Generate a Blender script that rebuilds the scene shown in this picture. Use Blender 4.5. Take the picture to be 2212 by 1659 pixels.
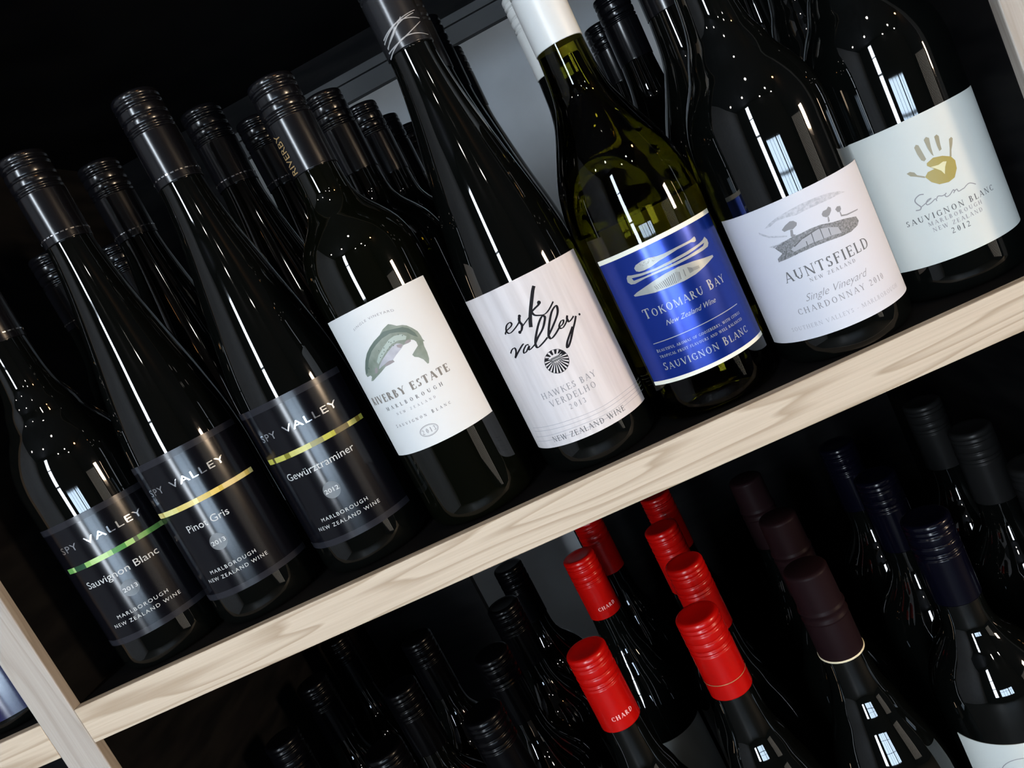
import bpy, bmesh, math, random
from mathutils import Matrix, Vector

for o in list(bpy.data.objects): bpy.data.objects.remove(o)
SC = bpy.context.scene
COL = SC.collection
random.seed(4)
PI = math.pi

# ------------------------------------------------------------------ camera
cam_d = bpy.data.cameras.new('camera'); cam = bpy.data.objects.new('camera', cam_d); COL.objects.link(cam)
_R = Vector((0.8943755, 0.05097206, -0.44440332)); _U = Vector((0.42677139, 0.20040085, 0.88187623)); _F = Vector((-0.13400985, 0.97838712, -0.15748019))
_m = Matrix((( _R.x, _U.x, -_F.x, 0.41556152), (_R.y, _U.y, -_F.y, -0.43701948), (_R.z, _U.z, -_F.z, 0.14043609), (0, 0, 0, 1)))
cam.matrix_world = _m
cam_d.sensor_fit = 'HORIZONTAL'; cam_d.sensor_width = 36.0; cam_d.lens = 36.0 * 1668.71 / 2212.0
cam_d.clip_start = 0.01
SC.camera = cam

# ------------------------------------------------------------------ world, exposure
W = bpy.data.worlds.new('world'); SC.world = W; W.use_nodes = True
bg = W.node_tree.nodes['Background']; bg.inputs[0].default_value = (0.6, 0.75, 1.0, 1); bg.inputs[1].default_value = 0.02
SC.view_settings.view_transform = 'Standard'; SC.view_settings.look = 'None'
SC.view_settings.exposure = 0.12; SC.view_settings.gamma = 1.0; SC.view_settings.use_curve_mapping = False

# the room's light: day through the shop windows, lamps on wall and ceiling, an added fill tube
DAY_TALL = 42.0      # narrow tall window, left of the shopper
DAY_WIDE = 23.0       # wide low shop window
BLIND = 2.2          # window behind a wooden blind, right wall
WALL_LAMP = 110.0     # warm opal wall lamp, right wall
SPOT = 60.0          # ceiling spots
FILL_TUBE = 12.0           # fill tube added behind the rack, out of view

# ------------------------------------------------------------------ materials
MATS = {}
def mat(name, col, rough=0.5, metal=0.0, spec=0.5, emit=0.0, trans=0.0, ior=1.5, coat=0.0):
    if name in MATS: return MATS[name]
    m = bpy.data.materials.new(name); m.use_nodes = True
    p = m.node_tree.nodes['Principled BSDF']
    p.inputs['Base Color'].default_value = (*col, 1); p.inputs['Roughness'].default_value = rough
    p.inputs['Metallic'].default_value = metal; p.inputs['Specular IOR Level'].default_value = spec
    p.inputs['IOR'].default_value = ior; p.inputs['Transmission Weight'].default_value = trans
    p.inputs['Coat Weight'].default_value = coat; p.inputs['Coat Roughness'].default_value = 0.08
    if emit:
        p.inputs['Emission Color'].default_value = (*col, 1); p.inputs['Emission Strength'].default_value = emit
    MATS[name] = m
    return m
def noise_col(m, c1, c2, scale, vec_scale=(1, 1, 1), detail=4, bump=0.0, lo=0.35, hi=0.65, rough=None):
    nt = m.node_tree; p = nt.nodes['Principled BSDF']
    tc = nt.nodes.new('ShaderNodeTexCoord'); mp = nt.nodes.new('ShaderNodeMapping'); mp.inputs['Scale'].default_value = vec_scale
    n = nt.nodes.new('ShaderNodeTexNoise'); n.inputs['Scale'].default_value = scale; n.inputs['Detail'].default_value = detail
    r = nt.nodes.new('ShaderNodeValToRGB'); r.color_ramp.elements[0].position = lo; r.color_ramp.elements[1].position = hi
    r.color_ramp.elements[0].color = (*c1, 1); r.color_ramp.elements[1].color = (*c2, 1)
    L = nt.links.new
    L(tc.outputs['Object'], mp.inputs[0]); L(mp.outputs[0], n.inputs['Vector']); L(n.outputs['Fac'], r.inputs[0]); L(r.outputs[0], p.inputs['Base Color'])
    if bump:
        b = nt.nodes.new('ShaderNodeBump'); b.inputs['Strength'].default_value = bump; b.inputs['Distance'].default_value = 0.001
        L(n.outputs['Fac'], b.inputs['Height']); L(b.outputs[0], p.inputs['Normal'])
    return m
def wood(name, base, dark, axis):
    """pale timber, growth rings stretched along `axis` (0 = x, 2 = z)"""
    m = mat(name, base, 0.55, spec=0.3); nt = m.node_tree; p = nt.nodes['Principled BSDF']; L = nt.links.new
    tc = nt.nodes.new('ShaderNodeTexCoord'); mp = nt.nodes.new('ShaderNodeMapping')
    mp.inputs['Scale'].default_value = (2.2, 30, 30) if axis == 0 else (30, 30, 2.0)
    mp.inputs['Rotation'].default_value = (0, 0.022, 0) if axis == 0 else (0, 0, 0)
    n1 = nt.nodes.new('ShaderNodeTexNoise'); n1.inputs['Scale'].default_value = 1.3; n1.inputs['Detail'].default_value = 2
    mul = nt.nodes.new('ShaderNodeMath'); mul.operation = 'MULTIPLY'; mul.inputs[1].default_value = 9.0
    fr = nt.nodes.new('ShaderNodeMath'); fr.operation = 'FRACT'
    r = nt.nodes.new('ShaderNodeValToRGB'); e = r.color_ramp.elements
    e[0].position = 0.0; e[0].color = (*base, 1); e[1].position = 1.0; e[1].color = (*base, 1)
    x = e.new(0.55); x.color = tuple(b * 0.86 + d * 0.14 for b, d in zip(base, dark)) + (1,)
    x = e.new(0.90); x.color = (*dark, 1)
    mp2 = nt.nodes.new('ShaderNodeMapping'); mp2.inputs['Scale'].default_value = (14, 700, 700) if axis == 0 else (700, 700, 14)
    n2 = nt.nodes.new('ShaderNodeTexNoise'); n2.inputs['Scale'].default_value = 1.0; n2.inputs['Detail'].default_value = 3
    mx = nt.nodes.new('ShaderNodeMix'); mx.data_type = 'RGBA'; mx.blend_type = 'MULTIPLY'; mx.inputs[0].default_value = 0.35
    r2 = nt.nodes.new('ShaderNodeValToRGB'); r2.color_ramp.elements[0].position = 0.3; r2.color_ramp.elements[0].color = (0.7, 0.66, 0.62, 1); r2.color_ramp.elements[1].position = 0.62
    b = nt.nodes.new('ShaderNodeBump'); b.inputs['Strength'].default_value = 0.12; b.inputs['Distance'].default_value = 0.0006
    L(tc.outputs['Object'], mp.inputs[0]); L(mp.outputs[0], n1.inputs['Vector']); L(n1.outputs['Fac'], mul.inputs[0]); L(mul.outputs[0], fr.inputs[0]); L(fr.outputs[0], r.inputs[0])
    L(tc.outputs['Object'], mp2.inputs[0]); L(mp2.outputs[0], n2.inputs['Vector']); L(n2.outputs['Fac'], r2.inputs[0])
    L(r.outputs[0], mx.inputs[6]); L(r2.outputs[0], mx.inputs[7]); L(mx.outputs[2], p.inputs['Base Color']); L(n2.outputs['Fac'], b.inputs['Height']); L(b.outputs[0], p.inputs['Normal'])
    return m
WOODX = wood('pale_timber_lengthwise', (0.52, 0.43, 0.33), (0.37, 0.285, 0.20), 0)
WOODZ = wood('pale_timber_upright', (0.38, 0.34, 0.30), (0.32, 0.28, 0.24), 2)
BLACK = noise_col(mat('black_stained_board', (0.004, 0.004, 0.004), 0.7, spec=0.06), (0.0025, 0.0025, 0.003), (0.007, 0.0065, 0.0065), 14, (1, 1, 6))
RAILM = mat('dark_rail_paint', (0.022, 0.022, 0.022), 0.6)
GLASSK = mat('dark_bottle_glass', (0.0015, 0.0018, 0.0016), 0.03, ior=1.52)
GLASSG = mat('olive_bottle_glass', (0.145, 0.13, 0.008), 0.02, trans=1.0, ior=1.36)
GLASSD = mat('deep_green_bottle_glass', (0.0014, 0.0017, 0.0009), 0.02, ior=1.5)
CAPK = mat('black_satin_cap', (0.003, 0.003, 0.004), 0.2, spec=0.5)
CAPL = mat('black_cap_shaded', (0.001, 0.001, 0.0014), 0.24, spec=0.13)  # black cap darkened in colour and sheen for the lower shelf's dimmer light
CAPG = mat('graphite_satin_cap', (0.016, 0.016, 0.018), 0.24, metal=0.2, spec=0.55)
CAPW = mat('white_satin_cap', (0.58, 0.58, 0.565), 0.34)
CAPR = mat('red_satin_cap', (0.36, 0.0022, 0.0012), 0.26, spec=0.35)
CAPB = mat('brown_foil_capsule', (0.009, 0.0038, 0.0045), 0.45, spec=0.06)
CAPN = mat('navy_satin_cap', (0.0012, 0.0012, 0.004), 0.2, spec=0.22)
CAPY = mat('grey_satin_cap', (0.007, 0.007, 0.007), 0.36, spec=0.16)
SILVER = mat('bare_aluminium', (0.85, 0.85, 0.85), 0.2, metal=1.0)
CREAM = mat('cream_band', (0.72, 0.62, 0.42), 0.5)
PAPER = mat('white_label_paper', (0.61, 0.605, 0.595), 0.6, spec=0.2)
PAPERE = noise_col(mat('linen_label_paper', (0.8, 0.77, 0.76), 0.6, spec=0.3), (0.51, 0.465, 0.46), (0.60, 0.555, 0.55), 60, (3, 3, 0.25), 3, lo=0.3, hi=0.6)
PAPERA = mat('lavender_white_label_paper', (0.56, 0.55, 0.585), 0.55, spec=0.2)
PAPERS = mat('pale_green_white_label_paper', (0.52, 0.535, 0.505), 0.55, spec=0.2)
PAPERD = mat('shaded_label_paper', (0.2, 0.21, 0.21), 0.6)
SATINK = mat('black_satin_label', (0.0025, 0.0025, 0.004), 0.17, spec=0.30)
BANDK = mat('charcoal_label_band', (0.015, 0.015, 0.019), 0.2, spec=0.25)
RINGK = mat('grey_year_disc', (0.010, 0.011, 0.012), 0.42, spec=0.9)
BLUE = mat('blue_foil_label', (0.005, 0.026, 0.24), 0.23, metal=0.55, spec=0.6)
INKW = mat('pale_grey_print', (0.46, 0.46, 0.45), 0.5)
INKG = mat('grey_print', (0.12, 0.12, 0.12), 0.6, spec=0.15)
INKM = mat('mid_grey_print', (0.24, 0.235, 0.24), 0.6, spec=0.15)
INKL = mat('light_grey_print', (0.36, 0.355, 0.375), 0.6, spec=0.15)
INKK = mat('black_print', (0.008, 0.007, 0.009), 0.6, spec=0.1)
INKT = mat('taupe_print', (0.20, 0.18, 0.16), 0.6, spec=0.15)
INKS = mat('silver_foil_print', (0.62, 0.63, 0.65), 0.2, metal=0.9)
INKC = mat('cream_foil_print', (0.30, 0.31, 0.29), 0.35, metal=0.2)
GOLD = mat('gold_hand_print', (0.30, 0.23, 0.05), 0.5)
GOLDG = mat('khaki_hand_print', (0.25, 0.22, 0.14), 0.5)
STAR = mat('pale_yellow_print', (0.60, 0.55, 0.33), 0.5)
FISH1 = noise_col(mat('fish_flank_print', (0.3, 0.33, 0.27), 0.6), (0.15, 0.18, 0.14), (0.22, 0.25, 0.21), 140)
FISH2 = noise_col(mat('fish_belly_print', (0.6, 0.52, 0.5), 0.6), (0.33, 0.33, 0.36), (0.41, 0.40, 0.44), 160)
FISH3 = mat('fish_back_print', (0.09, 0.12, 0.10), 0.6)
FISH4 = mat('fish_side_print', (0.32, 0.37, 0.33), 0.6)
FISH5 = mat('fish_fin_print', (0.25, 0.22, 0.22), 0.6)
SKETCH = noise_col(mat('sketch_print', (0.4, 0.4, 0.4), 0.6), (0.11, 0.11, 0.11), (0.25, 0.245, 0.255), 1100, (1, 1, 1), 5)
GOLDT = mat('gold_cap_print', (0.55, 0.36, 0.16), 0.35, metal=0.6)
PINKT = mat('pink_cap_print', (0.75, 0.35, 0.33), 0.4)
GREYSTROKE = mat('grey_cap_stroke', (0.30, 0.29, 0.29), 0.4)
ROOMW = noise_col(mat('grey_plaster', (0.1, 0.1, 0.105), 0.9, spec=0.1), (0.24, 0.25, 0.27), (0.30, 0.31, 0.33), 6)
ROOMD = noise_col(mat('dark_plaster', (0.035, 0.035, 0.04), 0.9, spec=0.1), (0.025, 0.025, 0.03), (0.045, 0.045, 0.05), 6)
FLOORM = noise_col(mat('dark_concrete_floor', (0.08, 0.075, 0.07), 0.6), (0.035, 0.032, 0.03), (0.06, 0.055, 0.05), 8)
BACKW = noise_col(mat('pale_grey_wall_paint', (0.5, 0.52, 0.54), 0.9, spec=0.1), (0.44, 0.46, 0.48), (0.56, 0.58, 0.60), 5)
FRAME = mat('dark_window_frame', (0.03, 0.03, 0.035), 0.5)

# ------------------------------------------------------------------ mesh helpers
def link(name, me, m, parent=None):
    o = bpy.data.objects.new(name, me); COL.objects.link(o)
    if m is not None:
        if len(me.materials) == 0: me.materials.append(m)
    if parent is not None: o.parent = parent
    return o
def from_data(name, v, f, smooth=False):
    me = bpy.data.meshes.new(name); me.from_pydata(v, [], f); me.update()
    if smooth: me.polygons.foreach_set('use_smooth', [True] * len(me.polygons))
    return me
def box_me(name, x0, x1, y0, y1, z0, z1, bev=0.0):
    bm = bmesh.new(); bmesh.ops.create_cube(bm, size=1)
    for v in bm.verts: v.co = Vector((x0 + (v.co.x + .5) * (x1 - x0), y0 + (v.co.y + .5) * (y1 - y0), z0 + (v.co.z + .5) * (z1 - z0)))
    if bev: bmesh.ops.bevel(bm, geom=bm.edges[:], offset=bev, segments=2, affect='EDGES', profile=0.5)
    me = bpy.data.meshes.new(name); bm.to_mesh(me); bm.free(); return me
def box(name, x0, x1, y0, y1, z0, z1, m, parent=None, bev=0.0):
    return link(name, box_me(name, x0, x1, y0, y1, z0, z1, bev), m, parent)
def tag(o, label=None, cat=None, group=None, kind=None):
    if label: o['label'] = label
    if cat: o['category'] = cat
    if group: o['group'] = group
    if kind: o['kind'] = kind
    return o
def empty(name, loc):
    o = bpy.data.objects.new(name, None); COL.objects.link(o); o.location = loc; o.empty_display_size = 0.02; return o
def lathe(name, prof, seg=64, close=True):
    """prof: [(z, r)] from bottom to top; r = 0 ends become poles"""
    v = []; f = []; rows = []
    for z, r in prof:
        if r <= 1e-7: rows.append([len(v)]); v.append((0, 0, z))
        else:
            rows.append(list(range(len(v), len(v) + seg)))
            v += [(r * math.sin(2 * PI * i / seg), -r * math.cos(2 * PI * i / seg), z) for i in range(seg)]
    for a, b in zip(rows, rows[1:]):
        for i in range(seg):
            j = (i + 1) % seg
            if len(a) == 1: f.append((a[0], b[j], b[i]))
            elif len(b) == 1: f.append((a[i], a[j], b[0]))
            else: f.append((a[i], a[j], b[j], b[i]))
    return from_data(name, v, f, True)
def pchip(pts, n):
    """monotone interpolation of (z, r) knots"""
    z = [p[0] for p in pts]; r = [p[1] for p in pts]; k = len(z)
    h = [z[i + 1] - z[i] for i in range(k - 1)]; d = [(r[i + 1] - r[i]) / h[i] for i in range(k - 1)]
    mk = [d[0]] + [0 if d[i - 1] * d[i] <= 0 else 2 * d[i - 1] * d[i] / (d[i - 1] + d[i]) for i in range(1, k - 1)] + [d[-1]]
    out = []
    for i in range(k - 1):
        s_n = max(2, int(n * h[i] / (z[-1] - z[0])) + 1)
        for s in range(s_n):
            t = s / s_n; a = (1 + 2 * t) * (1 - t) ** 2; b = t * (1 - t) ** 2; c = t * t * (3 - 2 * t); e = t * t * (t - 1)
            out.append((z[i] + t * h[i], a * r[i] + b * h[i] * mk[i] + c * r[i + 1] + e * h[i] * mk[i + 1]))
    out.append((z[-1], r[-1])); return out

# ------------------------------------------------------------------ flat print, laid on a cylinder
def catmull(p, n=6):
    out = []
    q = [p[0]] + p + [p[-1]]
    for i in range(1, len(q) - 2):
        a, b, c, d = q[i - 1], q[i], q[i + 1], q[i + 2]
        for s in range(n):
            t = s / n
            out.append(tuple(0.5 * (2 * b[k] + (c[k] - a[k]) * t + (2 * a[k] - 5 * b[k] + 4 * c[k] - d[k]) * t * t + (3 * b[k] - a[k] - 3 * c[k] + d[k]) * t ** 3) for k in (0, 1)))
    out.append(p[-1]); return out
def ribbon(p, w, w2=None, slant=False):
    """polyline -> quads; with slant the width follows a broad-nib pen"""
    n = len(p); L = []; Rr = []
    for i in range(n):
        a = p[max(i - 1, 0)]; b = p[min(i + 1, n - 1)]; dx, dy = b[0] - a[0], b[1] - a[1]; l = math.hypot(dx, dy) or 1
        nx, ny = -dy / l, dx / l
        ww = w if w2 is None else w + (w2 - w) * i / (n - 1)
        if slant: ww = w * (0.55 + 0.75 * abs(dy / l))
        L.append((p[i][0] + nx * ww / 2, p[i][1] + ny * ww / 2)); Rr.append((p[i][0] - nx * ww / 2, p[i][1] - ny * ww / 2))
    return [[L[i], L[i + 1], Rr[i + 1], Rr[i]] for i in range(n - 1)]
def ell(cx, cy, rx, ry, n=28): return [(cx + rx * math.cos(2 * PI * i / n), cy + ry * math.sin(2 * PI * i / n)) for i in range(n)]
def ring(cx, cy, rx, ry, w, n=36):
    o = ell(cx, cy, rx, ry, n); i_ = ell(cx, cy, rx - w, ry - w, n)
    return [[o[k], o[(k + 1) % n], i_[(k + 1) % n], i_[k]] for k in range(n)]
def rect(x0, x1, y0, y1): return [(x0, y0), (x1, y0), (x1, y1), (x0, y1)]
TH, TN = 0.15, 0.065
def _serif_glyphs():
    A = {}
    def arc(cx, cy, rx, ry, a0, a1): return ('C', cx, cy, rx, ry, a0, a1)
    def l(x1, y1, x2, y2, w=TN): return ('L', x1, y1, x2, y2, w)
    def stem(x, w=TH, y0=0, y1=1): return ('L', x, y0, x, y1, w)
    def s(x, y, h=.12): return ('L', x - h, y + (.025 if y < .5 else -.025), x + h, y + (.025 if y < .5 else -.025), .05)
    A['A'] = (.82, [l(.08, 0, .41, 1), l(.41, 1, .74, 0, TH), l(.18, .33, .62, .33), s(.08, 0, .09), s(.74, 0)])
    A['B'] = (.70, [stem(.17), arc(.32, .76, .22, .23, 90, -90), arc(.34, .27, .27, .26, 90, -90), l(.06, .97, .34, .97), l(.17, .52, .36, .52), l(.06, .03, .36, .03)])
    A['C'] = (.78, [arc(.43, .5, .37, .49, 48, 312), l(.68, .96, .68, .70), l(.68, .04, .68, .24)])
    A['D'] = (.84, [stem(.17), arc(.36, .5, .42, .48, 90, -90), l(.06, .97, .38, .97), l(.06, .03, .38, .03)])
    A['E'] = (.66, [stem(.17), l(.06, .97, .58, .97), l(.17, .52, .48, .52), l(.06, .03, .62, .03), l(.58, .97, .58, .78), l(.62, .03, .62, .24), l(.48, .62, .48, .42)])
    A['F'] = (.62, [stem(.17), s(.17, 0), l(.06, .97, .58, .97), l(.17, .52, .46, .52), l(.58, .97, .58, .78), l(.46, .62, .46, .42)])
    A['G'] = (.84, [arc(.43, .5, .37, .49, 48, 312), l(.68, .96, .68, .72), stem(.70, .12, .05, .42), s(.70, .42, .13)])
    A['H'] = (.88, [stem(.17), stem(.71), l(.17, .52, .71, .52), s(.17, 0), s(.17, 1), s(.71, 0), s(.71, 1)])
    A['I'] = (.38, [stem(.19), s(.19, 0), s(.19, 1)])
    A['K'] = (.80, [stem(.17), l(.2, .42, .66, 1), l(.36, .6, .72, 0, TH), s(.17, 0), s(.17, 1), s(.66, 1, .1), s(.72, 0, .1)])
    A['L'] = (.64, [stem(.17), s(.17, 1), l(.06, .03, .6, .03), l(.6, .03, .6, .26)])
    A['M'] = (1.04, [stem(.13, TN), l(.15, 1, .50, .06, TH), l(.50, .06, .86, 1), stem(.88), s(.13, 0), s(.88, 0), s(.10, 1, .08), s(.92, 1, .08)])
    A['N'] = (.90, [stem(.15, TN), l(.15, 1, .74, 0, TH), stem(.74, TN), s(.15, 0), s(.12, 1, .1), s(.74, 1)])
    A['O'] = (.88, [arc(.44, .5, .37, .49, 0, 360)])
    A['P'] = (.64, [stem(.17), s(.17, 0), arc(.32, .73, .25, .26, 90, -90), l(.06, .97, .34, .97), l(.17, .48, .34, .48)])
    A['R'] = (.76, [stem(.17), s(.17, 0), arc(.32, .74, .24, .25, 90, -90), l(.06, .97, .34, .97), l(.17, .5, .34, .5), l(.34, .5, .66, 0, TH), s(.68, 0, .08)])
    A['S'] = (.58, [arc(.29, .745, .20, .225, 30, 270), arc(.29, .265, .22, .24, 90, -150), l(.46, .97, .46, .76), l(.10, .03, .10, .26)])
    A['T'] = (.76, [stem(.38), s(.38, 0), l(.05, .97, .71, .97), l(.05, .97, .05, .76), l(.71, .97, .71, .76)])
    A['U'] = (.86, [stem(.17, TH, .3, 1), stem(.69, TN, .3, 1), arc(.43, .32, .26, .31, 180, 360), s(.17, 1), s(.69, 1)])
    A['V'] = (.80, [l(.08, 1, .40, 0, TH), l(.40, 0, .72, 1), s(.08, 1), s(.72, 1, .09)])
    A['W'] = (1.16, [l(.08, 1, .34, 0, TH), l(.34, 0, .58, .95), l(.56, 1, .82, 0, TH), l(.82, 0, 1.08, 1), s(.08, 1), s(.56, 1), s(1.08, 1, .09)])
    A['Y'] = (.78, [l(.08, 1, .39, .45, TH), l(.39, .45, .70, 1), stem(.39, TH, 0, .47), s(.08, 1), s(.70, 1, .09), s(.39, 0)])
    A['Z'] = (.68, [l(.08, .97, .62, .97), l(.60, .97, .08, .03, TH), l(.06, .03, .62, .03), l(.08, .97, .08, .78), l(.62, .03, .62, .24)])
    A['0'] = (.60, [arc(.30, .5, .23, .49, 0, 360)])
    A['1'] = (.38, [stem(.2), s(.2, 0), l(.06, .84, .2, .98)])
    A['2'] = (.58, [arc(.28, .73, .21, .25, 165, -25), l(.47, .62, .08, .06, .09), l(.06, .05, .52, .05, .1)])
    A['3'] = (.56, [arc(.26, .75, .19, .23, 160, -80), arc(.26, .27, .22, .25, 85, -155)])
    A['-'] = (.34, [l(.05, .42, .3, .42, .1)]); A['.'] = (.22, [('L', .1, 0, .1, .14, .14)]); A[','] = (.22, [l(.13, .1, .07, -.14, .1)]); A[' '] = (.38, [])
    return A
GLY = _serif_glyphs()
def serif(s, u0, u1, z, h, bold=1.0, small=None):
    """serif capitals from u0 to u1 with the baseline at z; `small` draws lower-case input as small capitals"""
    items = []; x = 0
    for ch in s:
        k = 1.0
        if small and ch.islower(): k = small
        w, st = GLY[ch.upper()]; items.append((x, k, st)); x += w * k * h
    nat = x; n = max(len(s) - 1, 1); extra = (u1 - u0 - nat) / n
    sx = 1.0
    if extra < -0.02 * h: sx = (u1 - u0) / nat; extra = 0
    polys = []
    for i, (x, k, st) in enumerate(items):
        ox = u0 + x * sx + extra * i
        P = lambda a, b: (ox + a * h * k * sx, z + b * h * k)
        for g in st:
            if g[0] == 'L':
                _, x1, y1, x2, y2, w = g
                w = w * bold if w > .07 else w * (1 + (bold - 1) * .4)
                if abs(x1 - x2) < 1e-6: polys.append([P(x1 - w / 2, y1), P(x1 + w / 2, y1), P(x1 + w / 2, y2), P(x1 - w / 2, y2)])
                elif abs(y1 - y2) < 1e-6: polys.append([P(x1, y1 - w / 2), P(x2, y1 - w / 2), P(x2, y1 + w / 2), P(x1, y1 + w / 2)])
                else: polys.append([P(x1 - w / 2, y1), P(x1 + w / 2, y1), P(x2 + w / 2, y2), P(x2 - w / 2, y2)])
            else:
                _, cx, cy, rx, ry, a0, a1 = g; m_ = max(8, int(abs(a1 - a0) / 18)); pr = None
                for j in range(m_ + 1):
                    a = math.radians(a0 + (a1 - a0) * j / m_); w = (TN + (TH * bold - TN) * abs(math.cos(a)) ** 1.5) / 2
                    o = P(cx + rx * math.cos(a) , cy + ry * math.sin(a)); i_ = P(cx + (rx - 2 * w) * math.cos(a), cy + (ry - 2 * w) * math.sin(a))
                    if pr: polys.append([pr[0], o, i_, pr[1]])
                    pr = (o, i_)
    return polys
_tcache = {}
def sans(s, u0, u1, z, h, shear=0.0, ref='H', space=1.0, offset=0.0):
    """text in Blender's built-in sans face, fitted between u0 and u1 with capital height h"""
    def raw(t):
        key = (t, shear, space, offset)
        if key not in _tcache:
            cu = bpy.data.curves.new('t', 'FONT'); cu.body = t; cu.size = 1; cu.shear = shear; cu.space_character = space; cu.offset = offset; cu.resolution_u = 3
            ob = bpy.data.objects.new('t', cu); COL.objects.link(ob)
            dg = bpy.context.evaluated_depsgraph_get(); me = ob.evaluated_get(dg).to_mesh()
            _tcache[key] = ([(v.co.x, v.co.y) for v in me.vertices], [tuple(p.vertices) for p in me.polygons])
            bpy.data.objects.remove(ob); bpy.data.curves.remove(cu)
        return _tcache[key]
    V, Fc = raw(s); HV, _ = raw(ref); ch = max(v[1] for v in HV)
    x0 = min(v[0] for v in V); x1 = max(v[0] for v in V)
    return [[(u0 + (V[i][0] - x0) / (x1 - x0) * (u1 - u0), z + V[i][1] / ch * h) for i in f] for f in Fc]
def arc_bend(polys, uc, sag, half):
    return [[(u, z - sag * ((u - uc) / half) ** 2) for u, z in p] for p in polys]
def wrap(name, polys, r, cen, off, m, parent, step=0.0025):
    """polys in mm (u along the girth from the label centre, z up) -> curved print at radius r + off"""
    bm = bmesh.new()
    for p in polys:
        vs = [bm.verts.new((u / 1000, z / 1000, 0)) for u, z in p]
        try: bm.faces.new(vs)
        except ValueError: pass
    big = [f for f in bm.faces if len(f.verts) > 4]
    if big: bmesh.ops.triangulate(bm, faces=big, ngon_method='EAR_CLIP')
    us = [v.co.x for v in bm.verts]
    k = math.floor(min(us) / step) + 1
    while k * step < max(us):
        bmesh.ops.bisect_plane(bm, geom=bm.verts[:] + bm.edges[:] + bm.faces[:], plane_co=(k * step, 0, 0), plane_no=(1, 0, 0)); k += 1
    bmesh.ops.recalc_face_normals(bm, faces=bm.faces)
    for f in bm.faces:
        f.normal_update()
        if f.normal.z < 0: f.normal_flip()
    R_ = r + off; c0 = math.radians(cen)
    for v in bm.verts:
        a = c0 + v.co.x / r; z = v.co.y; v.co = Vector((R_ * math.sin(a), -R_ * math.cos(a), z))
    me = bpy.data.meshes.new(name); bm.to_mesh(me); bm.free()
    return link(name, me, m, parent)
def sheet(name, r, cen, a0, a1, z0, z1, m, parent, off=0.0003, n=None, back=0.0):
    """a curved paper label with a real edge: angles in degrees from the centre, heights in metres"""
    n = n or max(12, int((a1 - a0) / 3)); v = []; f = []
    for k, (rr) in enumerate((r + off, r + back)):
        for z in (z0, z1):
            for i in range(n + 1):
                a = math.radians(cen + a0 + (a1 - a0) * i / n); v.append((rr * math.sin(a), -rr * math.cos(a), z))
    N = n + 1
    for i in range(n):
        f.append((i, i + 1, N + i + 1, N + i))
        f.append((2 * N + i, 2 * N + i + 1, i + 1, i)); f.append((N + i, N + i + 1, 3 * N + i + 1, 3 * N + i))
    f.append((0, N, 3 * N, 2 * N)); f.append((n, 2 * N + n, 3 * N + n, N + n))
    # the rim gets vertices of its own so that the face shades as a clean cylinder
    face = [q for i, q in enumerate(f) if i % 3 == 0 and i < 3 * n]; rim = [q for i, q in enumerate(f) if not (i % 3 == 0 and i < 3 * n)]
    k = len(v); v = v + v; f = face + [tuple(j + k for j in q) for q in rim]
    me = from_data(name, v, f)
    for i, p in enumerate(me.polygons): p.use_smooth = i < len(face)
    return link(name, me, m, parent)

# ------------------------------------------------------------------ the shop around the rack
def struct(o): o['kind'] = 'structure'; return o
X0, X1, Y0, Y1, Z0, Z1 = -2.6, 3.2, -4.0, 0.75, -1.25, 2.6
struct(box('floor', X0, X1, Y0, Y1, Z0 - .05, Z0, FLOORM))
struct(box('ceiling', X0, X1, Y0, Y1, Z1, Z1 + .05, ROOMD))
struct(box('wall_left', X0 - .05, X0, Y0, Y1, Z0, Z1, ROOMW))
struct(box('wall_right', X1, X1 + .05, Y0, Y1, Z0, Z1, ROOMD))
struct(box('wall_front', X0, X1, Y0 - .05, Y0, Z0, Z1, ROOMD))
struct(box('wall_back', X0, X1, Y1, Y1 + .05, Z0, Z1, BACKW))
def window(name, axis, a0, a1, z0, z1, col, L, bars, frame=0.05, rails=()):
    """a glazed opening set in a wall: bright pane, frame and glazing bars"""
    pm = mat(name + '_daylight', col, 0.5, emit=L)
    o = empty(name, ((a0 + a1) / 2, Y0 + .01, z0) if axis == 'y' else (X1 - .01, (a0 + a1) / 2, z0)); struct(o)
    ox, oy, oz = o.location
    def b(n, p0, p1, q0, q1, d0, d1, m):
        if axis == 'y': return box(n, p0 - ox, p1 - ox, Y0 + d0 - oy, Y0 + d1 - oy, q0 - oz, q1 - oz, m, o)
        return box(n, X1 - d1 - ox, X1 - d0 - ox, p0 - oy, p1 - oy, q0 - oz, q1 - oz, m, o)
    b('pane', a0, a1, z0, z1, .005, .015, pm)
    for p in (a0, a1): b('window_frame', p - frame / 2, p + frame / 2, z0 - frame / 2, z1 + frame / 2, .005, .05, FRAME)
    for q in (z0, z1): b('window_frame', a0, a1, q - frame / 2, q + frame / 2, .005, .05, FRAME)
    for p, w in bars: b('glazing_bar', p - w / 2, p + w / 2, z0, z1, .015, .045, FRAME)
    for q, w in rails: b('glazing_bar', a0, a1, q - w / 2, q + w / 2, .015, .045, FRAME)
    return o
window('window_1', 'y', -1.13, -.66, -.62, 2.40, (0.80, 0.90, 1.0), DAY_TALL, [], .04, [(.22, .06), (1.3, .05)])
window('window_2', 'y', -.30, 1.30, -.62, .06, (0.62, 0.80, 1.0), DAY_WIDE, [(.12, .03), (.45, .03), (.80, .10), (1.05, .03)], .05, [(-.16, .02)])
window('window_3', 'x', -3.35, -1.85, -1.0, .35, (1.0, 0.90, 0.76), BLIND, [(-3.35 + .15 * i, .07) for i in range(1, 10)], .05)
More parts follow.
